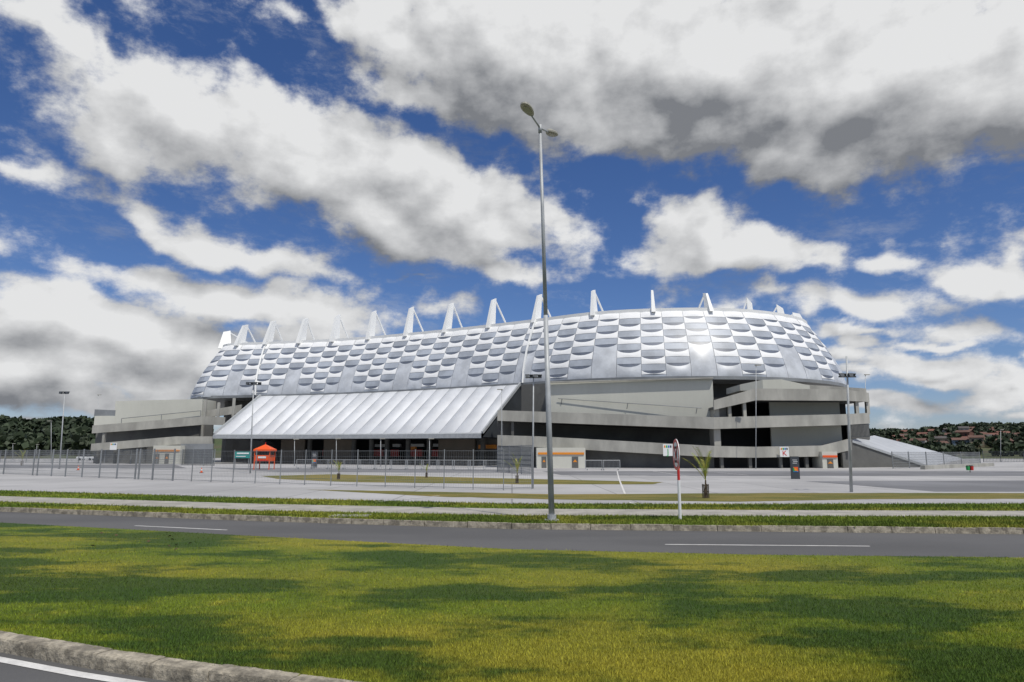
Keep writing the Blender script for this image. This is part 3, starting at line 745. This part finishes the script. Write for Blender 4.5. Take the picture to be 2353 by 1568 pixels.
bs=thing('banner_sign',p,'teal and white banner board on posts left of the orange kiosk','sign')
w=36*78/F
pn=MB().box((p.x,78,(sz(1038)+sz(1053))/2),(w,.08,sz(1038)-sz(1053))).build('board',M_teal,bs)
MB().box((p.x+.1,77.94,sz(1042)),(w*.75,.03,.16)).build('white_stripe',M_white,pn); MB().box((p.x-.1,77.94,sz(1049)),(w*.6,.03,.10)).build('white_stripe',M_white,pn)
for s in (-1,1): MB().tube((p.x+s*w*.42,78.06,0),(p.x+s*w*.42,78.06,sz(1038)),.04,n=6).build('post',M_gmid,bs)
def totem(px,py,pt,label,Y=None):
    p=G(px,py); H=D(px,pt,p.y).z-p.z; w=H*.36; t=thing('totem_sign',p,label,'sign')
    MB().box((p.x,p.y,p.z+H/2),(w,.2,H)).build('body',M_gdark,t)
    s=w*.62; y=p.y-.11; z=p.z+H*.42
    MB().poly([(p.x-s/2,y,z-s/2),(p.x+s/2,y,z-s/2),(p.x-s/2,y,z+s/2)]).poly([(p.x+s/2,y,z-s/2),(p.x+s/2,y,z+s/2),(p.x-s/2,y,z+s/2)],1).build('emblem',[M_green,M_orange],t)
    MB().tube((p.x,y-.002,z),(p.x,y-.02,z),s*.26,n=16).build('emblem_centre',M_amber,t)
    MB().box((p.x,y,z-s*.42),(s*.98,.03,s*.16)).build('emblem_band',M_blue,t)
    m=MB()
    for k in range(3): m.box((p.x+(.02 if k%2 else -.03),y,p.z+H*(.70+.07*k)),(w*.55,.012,H*.018))
    m.build('text_lines',M_white,t)
totem(1828,1101,1049,'dark totem sign with a colourful square, in front of the right ramp')
totem(722,1075,1038,'distant dark totem sign with a colourful square beneath the awning')
def gsign(px0,px1,y0,y1,Y,L,m,label):
    a,b=D(px0,y0,Y),D(px1,y1,Y); c=(a+b)/2; w,h=b.x-a.x,a.z-b.z; t=thing('gate_sign',c,label,'sign','white gate letter signs')
    MB().box(c,(w,.06,h)).build('board',M_white,t)
    cols=[M_amber,M_green,M_blue,M_gdark]
    for k in range(4): MB().box((a.x+w*(.18+.21*k),Y-.04,a.z-h*.2),(w*.15,.02,h*.2)).build('colour_mark',cols[k],t)
    if L: text(L,h*.72,m,(c.x,Y-.045,c.z-h*.16),t)
gsign(1791,1813,1027,1050,86.6,'K',M_red,'white gate board with red letter K hung on the right parapet')
gsign(1523,1546,1021,1048,86.9,'J',M_green,'white gate board with green letter J hung on the lower ramp parapet')
gsign(254,268,1018,1034,119.3,'',M_blue,'small white gate board on the far left ramp parapet')
p=G(2229,1086); bn_=thing('litter_bin',p,'red and green litter bin pair on one stand at the right plaza edge','bin')
H=D(2229,1069,p.y).z-p.z
for s,mm in ((-1,M_green),(1,M_red)): MB().tube((p.x+s*H*.27,p.y,p.z+H*.3),(p.x+s*H*.27,p.y,p.z+H*.85),H*.2,H*.24,12).build('bin_body',mm,bn_); MB().tube((p.x+s*H*.27,p.y,p.z+H*.85),(p.x+s*H*.27,p.y,p.z+H*.97),H*.25,H*.12,12).build('lid',M_black,bn_)
MB().tube((p.x,p.y,p.z),(p.x,p.y,p.z+H),.04,n=6).build('stand',M_black,bn_)
for px,py,l in ((180,1081,'orange traffic cone behind the steel fence at far left'),(463,1087,'orange traffic cone behind the mesh fence below the awning corner')):
    p=G(px,py); t=thing('traffic_cone',p,l,'cone'); MB().tube(p+Vector((0,0,.04)),p+Vector((0,0,.5)),.11,.025,12).build('cone_body',M_orange,t); MB().box(p+Vector((0,0,.02)),(.3,.3,.04)).build('base',M_black,t); MB().tube(p+Vector((0,0,.24)),p+Vector((0,0,.35)),.082,.06,12).build('white_band',M_white,t)
Yc=175; p=Vector((D(200,1050,Yc).x,Yc,Z0)); car=thing('parked_car',p,'small white car parked far off at the left beyond the fences','car')
m=MB(); prof=[(-2.1,.35),(2.1,.35),(2.15,.75),(1.3,.95),(-1.9,1.0),(-2.15,.8)]
def extr(prof,w,m):
    n=len(prof); A=[(p.x+a,p.y-w,p.z+b) for a,b in prof]; B=[(p.x+a,p.y+w,p.z+b) for a,b in prof]
    m.poly(A); m.poly(B[::-1])
    for i in range(n): j=(i+1)%n; m.poly([A[j],A[i],B[i],B[j]])
    return m
extr(prof,.85,m).build('body',M_white,car); extr([(-1.7,.97),(1.1,.93),(.5,1.4),(-1.2,1.42)],.72,MB()).build('window',M_black,car); extr([(-1.2,1.42),(.5,1.4),(.4,1.47),(-1.1,1.48)],.72,MB()).build('roof',M_white,car)
for a in (-1.3,1.3):
    for s in (-1,1): MB().tube((p.x+a,p.y+s*.7,p.z+.32),(p.x+a,p.y+s*.88,p.z+.32),.32,n=14).build('wheel',M_black,car)
# ---------------------------------------------------------------- hills, forest, houses
def hh(r,az):
    a=14+5*mn.noise(Vector((az*6,0,3)))+2.5*mn.noise(Vector((az*22,5,1)))
    if az>0: a=10.5+.5*(a-14)+ (1.5 if math.degrees(az)>32 else 0)
    t=min(1,max(0,(r-260)/190)); t=t*t*(3-2*t); return a*t+1.2*mn.noise(Vector((math.sin(az)*r*.03,r*.03,0)))*t
def HP(r,az): return Vector((r*math.sin(az),r*math.cos(az),hh(r,az)))
mb=MB(); azs=np.radians(np.linspace(-75,75,151)); rs=np.linspace(255,700,24)
for i in range(len(azs)-1):
    for j in range(len(rs)-1): mb.poly([HP(rs[j],azs[i]),HP(rs[j],azs[i+1]),HP(rs[j+1],azs[i+1]),HP(rs[j+1],azs[i])])
struct(mb.build('hills',M_hill,smooth=True))
houses=[]
rd=random.Random(11)
for k in range(600):
    if len(houses)>=58: break
    px=rd.uniform(2045,2400); az=math.atan((px-1176.5)/F); r=rd.uniform(330,425)
    p=HP(r,az)
    if all((p-q[0]).length>6.5 for q in houses): houses.append((p,px,r))
def crowns(list_):
    Vs=[]
    for (p,R) in list_:
        n=46; d=rng.normal(size=(n,3)); d/=np.linalg.norm(d,axis=1)[:,None]; rr=R*(.55+.5*rng.random(n)); c=np.array([p.x,p.y,p.z+R*.9])+d*rr[:,None]*np.array([1,1,.8])
        s=R*(.22+.2*rng.random(n)); a=rng.normal(size=(n,3)); a/=np.linalg.norm(a,axis=1)[:,None]; b=np.cross(a,rng.normal(size=(n,3))); b/=np.linalg.norm(b,axis=1)[:,None]
        a*=s[:,None]; b*=s[:,None]; Vs.append(np.stack([c-a-b*.6,c+a-b*.7,c+a*.8+b,c-a*.7+b*.8],1).reshape(-1,3))
    return np.vstack(Vs)
L=[]
for k in range(3500):
    side=rd.random()<.42
    az=math.radians(rd.uniform(-46,-24) if side else rd.uniform(24,46)); r=rd.uniform(290,470) if side else rd.uniform(285,480)
    p=HP(r,az)
    if not side and r<335 and rd.random()<.65: continue
    if any((p.x-q[0].x)**2+(p.y-q[0].y)**2<18 for q in houses): continue
    L.append((p,rd.uniform(2.2,4.2)*(1 if side else .66)))
VV=crowns(L); nq=len(VV)//4
me=bpy.data.meshes.new('forest'); me.from_pydata(VV.tolist(),[],np.arange(nq*4).reshape(-1,4).tolist()); me.materials.append(M_leaf)
fo=bpy.data.objects.new('forest',me); COL.objects.link(fo); fo['kind']='stuff'; tag(fo,'dark green woodland covering the distant hills on both sides','forest')
cnts={}
houses.sort(key=lambda h:h[1])
kinds=['white','brick red','cream','brick red','white','pale blue']
lst=[(h,kinds[rd.randrange(6)]) for h in houses]
NUMW=ORD+['nineteenth','twentieth','twenty-first','twenty-second','twenty-third','twenty-fourth','twenty-fifth','twenty-sixth','twenty-seventh','twenty-eighth','twenty-ninth','thirtieth','thirty-first','thirty-second']
for (p,px,r),kd in lst:
    k=cnts.get(kd,0); cnts[kd]=k+1
    t=thing('hillside_house',p,f'{NUMW[k]} {kd} walled house from the left on the right hillside','house','small houses on the right hillside')
    w,dp,h=rd.uniform(3.4,5.5),5,rd.uniform(2.0,2.6)*(1.7 if rd.random()<.15 else 1); z=p.z-1.5; rz=rd.uniform(-.5,.5)-math.atan2(p.x,p.y)
    wl=MB().box((p.x,p.y,z+(h+1.5)/2),(w,dp,h+1.5),rz=rz).build('wall',M_walls[kd],t)
    cs_,sn=math.cos(rz),math.sin(rz); f=lambda a,b,c:(p.x+a*cs_-b*sn,p.y+a*sn+b*cs_,z+c)
    H=h+1.5; e=.4; m=MB(); rh=.9; a1=w/2+e; b1=dp/2+e
    m.poly([f(-a1,-b1,H-.1),f(a1,-b1,H-.1),f(a1,0,H+rh),f(-a1,0,H+rh)]).poly([f(a1,b1,H-.1),f(-a1,b1,H-.1),f(-a1,0,H+rh),f(a1,0,H+rh)])
    m.poly([f(-w/2,-dp/2,H),f(-w/2,0,H+rh*.9),f(-w/2,dp/2,H)],0).poly([f(w/2,-dp/2,H),f(w/2,dp/2,H),f(w/2,0,H+rh*.9)],0)
    m.build('roof',M_roofs[rd.randrange(3)],t)
    for q in (-.28,.25):
        MB().poly([f(w*q-.4,-dp/2-.03,H-1.6),f(w*q+.4,-dp/2-.03,H-1.6),f(w*q+.4,-dp/2-.03,H-.7),f(w*q-.4,-dp/2-.03,H-.7)]).build('window',M_black,t)
# ---------------------------------------------------------------- camera, light, sky
cam=bpy.data.cameras.new('camera'); cam.lens=24; cam.sensor_width=36; cam.clip_end=9000; cam.clip_start=.1
co=bpy.data.objects.new('camera',cam); COL.objects.link(co); co.location=(0,0,CH); co.rotation_euler=(math.pi/2+PIT,0,0); S.camera=co
SE,SA=math.radians(62),math.radians(148)
sd=Vector((math.sin(SA)*math.cos(SE),math.cos(SA)*math.cos(SE),math.sin(SE)))
su=bpy.data.lights.new('sun','SUN'); su.energy=3.3; su.angle=math.radians(.5); su.color=(1,.955,.87)
so=bpy.data.objects.new('sun',su); COL.objects.link(so); so.rotation_euler=(-sd).to_track_quat('-Z','Y').to_euler(); so.location=(0,-20,60)
S.view_settings.view_transform='Standard'; S.view_settings.look='None'; S.view_settings.exposure=0
blobs=[ # px,py,rx,ry,rot(deg clockwise),weight
(120,50,280,85,8,.70),(320,115,190,60,20,.6),(650,60,70,45,40,.3),
(400,260,280,155,10,1.05),(700,370,360,145,22,1.2),(1000,440,360,120,17,1.15),(900,520,300,85,12,1.0),(1150,530,250,60,14,.85),(240,320,150,110,30,.8),(100,400,140,38,10,.45),
(930,90,200,125,20,.95),(1200,120,400,220,12,1.4),(1650,160,540,225,10,1.6),(2050,200,470,230,5,1.5),(2350,150,330,245,0,1.3),(1800,350,300,80,14,.85),(960,220,210,68,18,.8),(1450,290,270,58,12,.8),(2000,400,160,45,0,.5),
(1600,520,125,85,8,1.25),(1690,585,270,62,8,1.15),(1560,590,110,48,0,.8),(1860,620,150,36,0,.6),
(420,550,230,48,12,.85),(620,600,240,46,10,.75),(1170,622,170,38,4,.7),(1470,440,50,20,0,.4),
(2050,607,100,36,5,.8),(2260,625,150,58,0,.95),(2340,580,110,40,0,.7),
(550,690,400,62,3,1.15),(130,740,330,90,0,1.3),(350,780,320,78,5,1.2),(80,840,340,90,0,1.2),(330,860,320,70,0,1.1),(200,920,300,40,0,.9),(0,560,100,38,10,.4),
(1990,700,230,50,5,.9),(2200,750,180,45,5,.8),(1750,690,160,28,0,.45),(2120,850,270,50,0,.9),(2330,880,220,55,0,.8),(2050,930,230,28,0,.7),(1000,700,170,30,0,.35),(700,760,230,38,0,.7)]
rb_=random.Random(21)
for k in range(34):
    px=rb_.uniform(-50,480) if k%2 else rb_.uniform(1880,2400); py=rb_.uniform(760,985)
    blobs.append((px,py,rb_.uniform(40,130),rb_.uniform(8,22),rb_.uniform(-3,5),rb_.uniform(.5,.8)))
for k in range(12): blobs.append((rb_.uniform(0,2353),rb_.uniform(600,760),rb_.uniform(40,90),rb_.uniform(12,24),rb_.uniform(-5,15),rb_.uniform(.35,.55)))
def ae(px,py):
    d=ray(px,py); l=math.sqrt(sum(c*c for c in d)); return (math.degrees(math.atan2(d[0],d[1]))/10, math.degrees(math.asin(d[2]/l))/10)
st_=.25; AZ=np.arange(-75,75.01,st_)/10; EL=np.arange(-4,84.01,st_)/10
GX,GY=np.meshgrid(AZ,EL,indexing='ij'); sh_=GX.shape
nv=mn.noise_vector; fx=GX.ravel(); fy=GY.ravel(); WX=np.empty(fx.size); WY=np.empty(fx.size); VR=np.empty(fx.size)
for i in range(fx.size):
    a,b=fx[i],fy[i]
    v1=nv((a*.9,b*.9,1.3)); v2=nv((a*2.1,b*2.1,4.7)); v3=nv((a*4.6,b*4.6,8.1))
    at_=min(1,.35+b/2.5) if b>0 else .35
    wx=v1[0]*.18+v2[0]*.14+v3[0]*.09; wy=(v1[1]*.11+v2[1]*.10+v3[1]*.08)*at_
    WX[i]=a+wx; WY[i]=b+wy; VR[i]=mn.voronoi((WX[i]*3.6,WY[i]*(4.4+max(0,2.2-b)*2.0),.5))[0][0]
acc=np.zeros(fx.size)-.05
for (px,py,rx,ry,rot,wt) in blobs:
    c=ae(px,py); ax=abs(ae(px+rx,py)[0]-ae(px-rx,py)[0])/2*1.25; ay=abs(ae(px,py-ry)[1]-ae(px,py+ry)[1])/2*1.25
    r=-math.radians(rot); dx,dy=WX-c[0],WY-c[1]; X=(dx*math.cos(r)+dy*math.sin(r))/ax; Y=(-dx*math.sin(r)+dy*math.cos(r))/ay
    v=wt*np.clip(1-np.sqrt(X*X+Y*Y),0,1); k=.12
    h=np.maximum(k-np.abs(acc-v),0)/k; acc=np.maximum(acc,v)+h**3*k/6
side=np.clip((np.abs(fx)-3.9)/1.0,0,1)
for i in np.nonzero(side>0)[0]: acc[i]=max(acc[i],side[i]*(.35+mn.noise((fx[i]*.6,fy[i]*.9,7))*.9))
B=(acc*1.10-.24*np.minimum(VR,1)).reshape(sh_)
ne=len(np.arange(-4,76.01,st_))
def shift(dx,dy):
    X=np.clip(np.arange(sh_[0])+round(dx*10/st_),0,sh_[0]-1); Y=np.clip(np.arange(ne)+round(dy*10/st_),0,sh_[1]-1); return B[X][:,Y]
O1,O2=(.10,.225),(.125,.70)
Bs=[shift(0,0),shift(*O1),shift(*O2)]
az_=np.radians(GX[:,:ne]*10); el_=np.radians(GY[:,:ne]*10); RD=5000
V=np.stack([RD*np.sin(az_)*np.cos(el_),RD*np.cos(az_)*np.cos(el_),RD*np.sin(el_)],-1).reshape(-1,3)
na=sh_[0]; I=(np.arange(na-1)[:,None]*ne+np.arange(ne-1)[None,:]).ravel(); Q=np.stack([I,I+ne,I+ne+1,I+1],1).astype(np.int32)
me=bpy.data.meshes.new('sky'); me.vertices.add(len(V)); me.vertices.foreach_set('co',V.ravel()); me.loops.add(Q.size); me.loops.foreach_set('vertex_index',Q.ravel()); me.polygons.add(len(Q)); me.polygons.foreach_set('loop_start',np.arange(0,Q.size,4,dtype=np.int32)); me.polygons.foreach_set('use_smooth',np.ones(len(Q),bool))
ca=me.attributes.new('cover','FLOAT_COLOR','POINT'); ca.data.foreach_set('color',np.stack([Bs[0].ravel(),Bs[1].ravel(),Bs[2].ravel(),np.ones(len(V))],1).astype(np.float32).ravel())
me.update(); me.validate()
sky_o=bpy.data.objects.new('sky',me); COL.objects.link(sky_o); struct(sky_o)
SK=bpy.data.materials.new('sky_clouds'); nt=nodes(SK); me.materials.append(SK)
def skytex(nt,vec=None):
    sky=N(nt,'ShaderNodeTexSky'); sky.sky_type='NISHITA'; sky.sun_disc=False; sky.sun_elevation=SE; sky.sun_rotation=SA; sky.ozone_density=3.2; sky.dust_density=.25; sky.air_density=1.0
    if vec is not None: nt.links.new(vec,sky.inputs[0])
    c=mixc(nt,1.0,sky.outputs[0],(.78,.82,1.04),'MULTIPLY')
    return N(nt,'ShaderNodeHueSaturation',ins={1:1.10,2:.82,4:c}).outputs[0]
g=N(nt,'ShaderNodeNewGeometry'); dirv=N(nt,'ShaderNodeVectorMath',operation='NORMALIZE',ins={0:g.outputs['Position']}).outputs[0]
sx=N(nt,'ShaderNodeSeparateXYZ',ins={0:dirv})
azn=mathn(nt,'MULTIPLY',mathn(nt,'ARCTAN2',sx.outputs[0],sx.outputs[1]),5.7296); eln=mathn(nt,'MULTIPLY',mathn(nt,'ARCSINE',sx.outputs[2]),5.7296)
at=N(nt,'ShaderNodeAttribute',attribute_name='cover'); sc=N(nt,'ShaderNodeSeparateColor',ins={0:at.outputs[0]})
def nz(dx,dy,det,r=.60):
    x=mathn(nt,'ADD',azn,dx); y=mathn(nt,'MULTIPLY',mathn(nt,'ADD',eln,dy),1.6)
    v=N(nt,'ShaderNodeCombineXYZ',ins={0:x,1:y,2:0.0}).outputs[0]
    return mathn(nt,'MULTIPLY_ADD',noi(nt,v,1.8,det,r,'2D'),1.25,-.645)
d0=mathn(nt,'ADD',sc.outputs[0],nz(0,0,10,.63))
e0=mathn(nt,'ADD',sc.outputs[0],nz(0,0,6,.54)); d1=mathn(nt,'ADD',sc.outputs[1],nz(O1[0],O1[1],6,.54)); d2=mathn(nt,'ADD',sc.outputs[2],nz(O2[0],O2[1],2,.5))
alpha=mathn(nt,'POWER',mrange(nt,d0,-.03,.42),1.15)
vs=N(nt,'ShaderNodeCombineXYZ',ins={0:mathn(nt,'MULTIPLY_ADD',eln,.35,azn),1:mathn(nt,'MULTIPLY',eln,2.6),2:0.0}).outputs[0]
veil=mathn(nt,'MULTIPLY',mrange(nt,noi(nt,vs,1.1,9,.7,'2D'),.50,.80),.32)
alpha=mathn(nt,'MAXIMUM',alpha,veil)
dif=mathn(nt,'SUBTRACT',e0,d1)
fin=mathn(nt,'MULTIPLY',mathn(nt,'SUBTRACT',d0,e0),.5)
sh=mathn(nt,'ADD',mathn(nt,'MULTIPLY_ADD',dif,.80,.87),fin); sh=mathn(nt,'SUBTRACT',sh,mathn(nt,'MULTIPLY',mathn(nt,'MAXIMUM',d2,0.0),.36)); sh=mathn(nt,'SUBTRACT',sh,mathn(nt,'MULTIPLY',mathn(nt,'MAXIMUM',e0,0.0),.17),0,True)
ccol=mixc(nt,sh,(.20,.21,.23),(.77,.775,.78))
s_=N(nt,'ShaderNodeVectorMath',operation='SCALE',ins={0:skytex(nt,dirv)}); s_.inputs['Scale'].default_value=.10
em=N(nt,'ShaderNodeEmission',ins={0:mixc(nt,alpha,s_.outputs[0],ccol),1:1.0}); ou=N(nt,'ShaderNodeOutputMaterial'); nt.links.new(em.outputs[0],ou.inputs[0])
try: SK.cycles.emission_sampling='NONE'
except Exception as ex: print(ex)
w=bpy.data.worlds.new('World'); S.world=w; w.use_nodes=True; nt=w.node_tree; nt.nodes.clear()
tc=N(nt,'ShaderNodeTexCoord')
al=mrange(nt,noi(nt,tc.outputs['Generated'],2.2,4,.6),.46,.60,0,.85)
bg1=N(nt,'ShaderNodeBackground',ins={0:skytex(nt),1:.10}); bg2=N(nt,'ShaderNodeBackground',ins={0:(.62,.615,.60,1),1:1.0})
ms=N(nt,'ShaderNodeMixShader',ins={0:al,1:bg1.outputs[0],2:bg2.outputs[0]}); ow=N(nt,'ShaderNodeOutputWorld'); nt.links.new(ms.outputs[0],ow.inputs[0])
print('COLS',cnt,NC,'LEN',LEN)
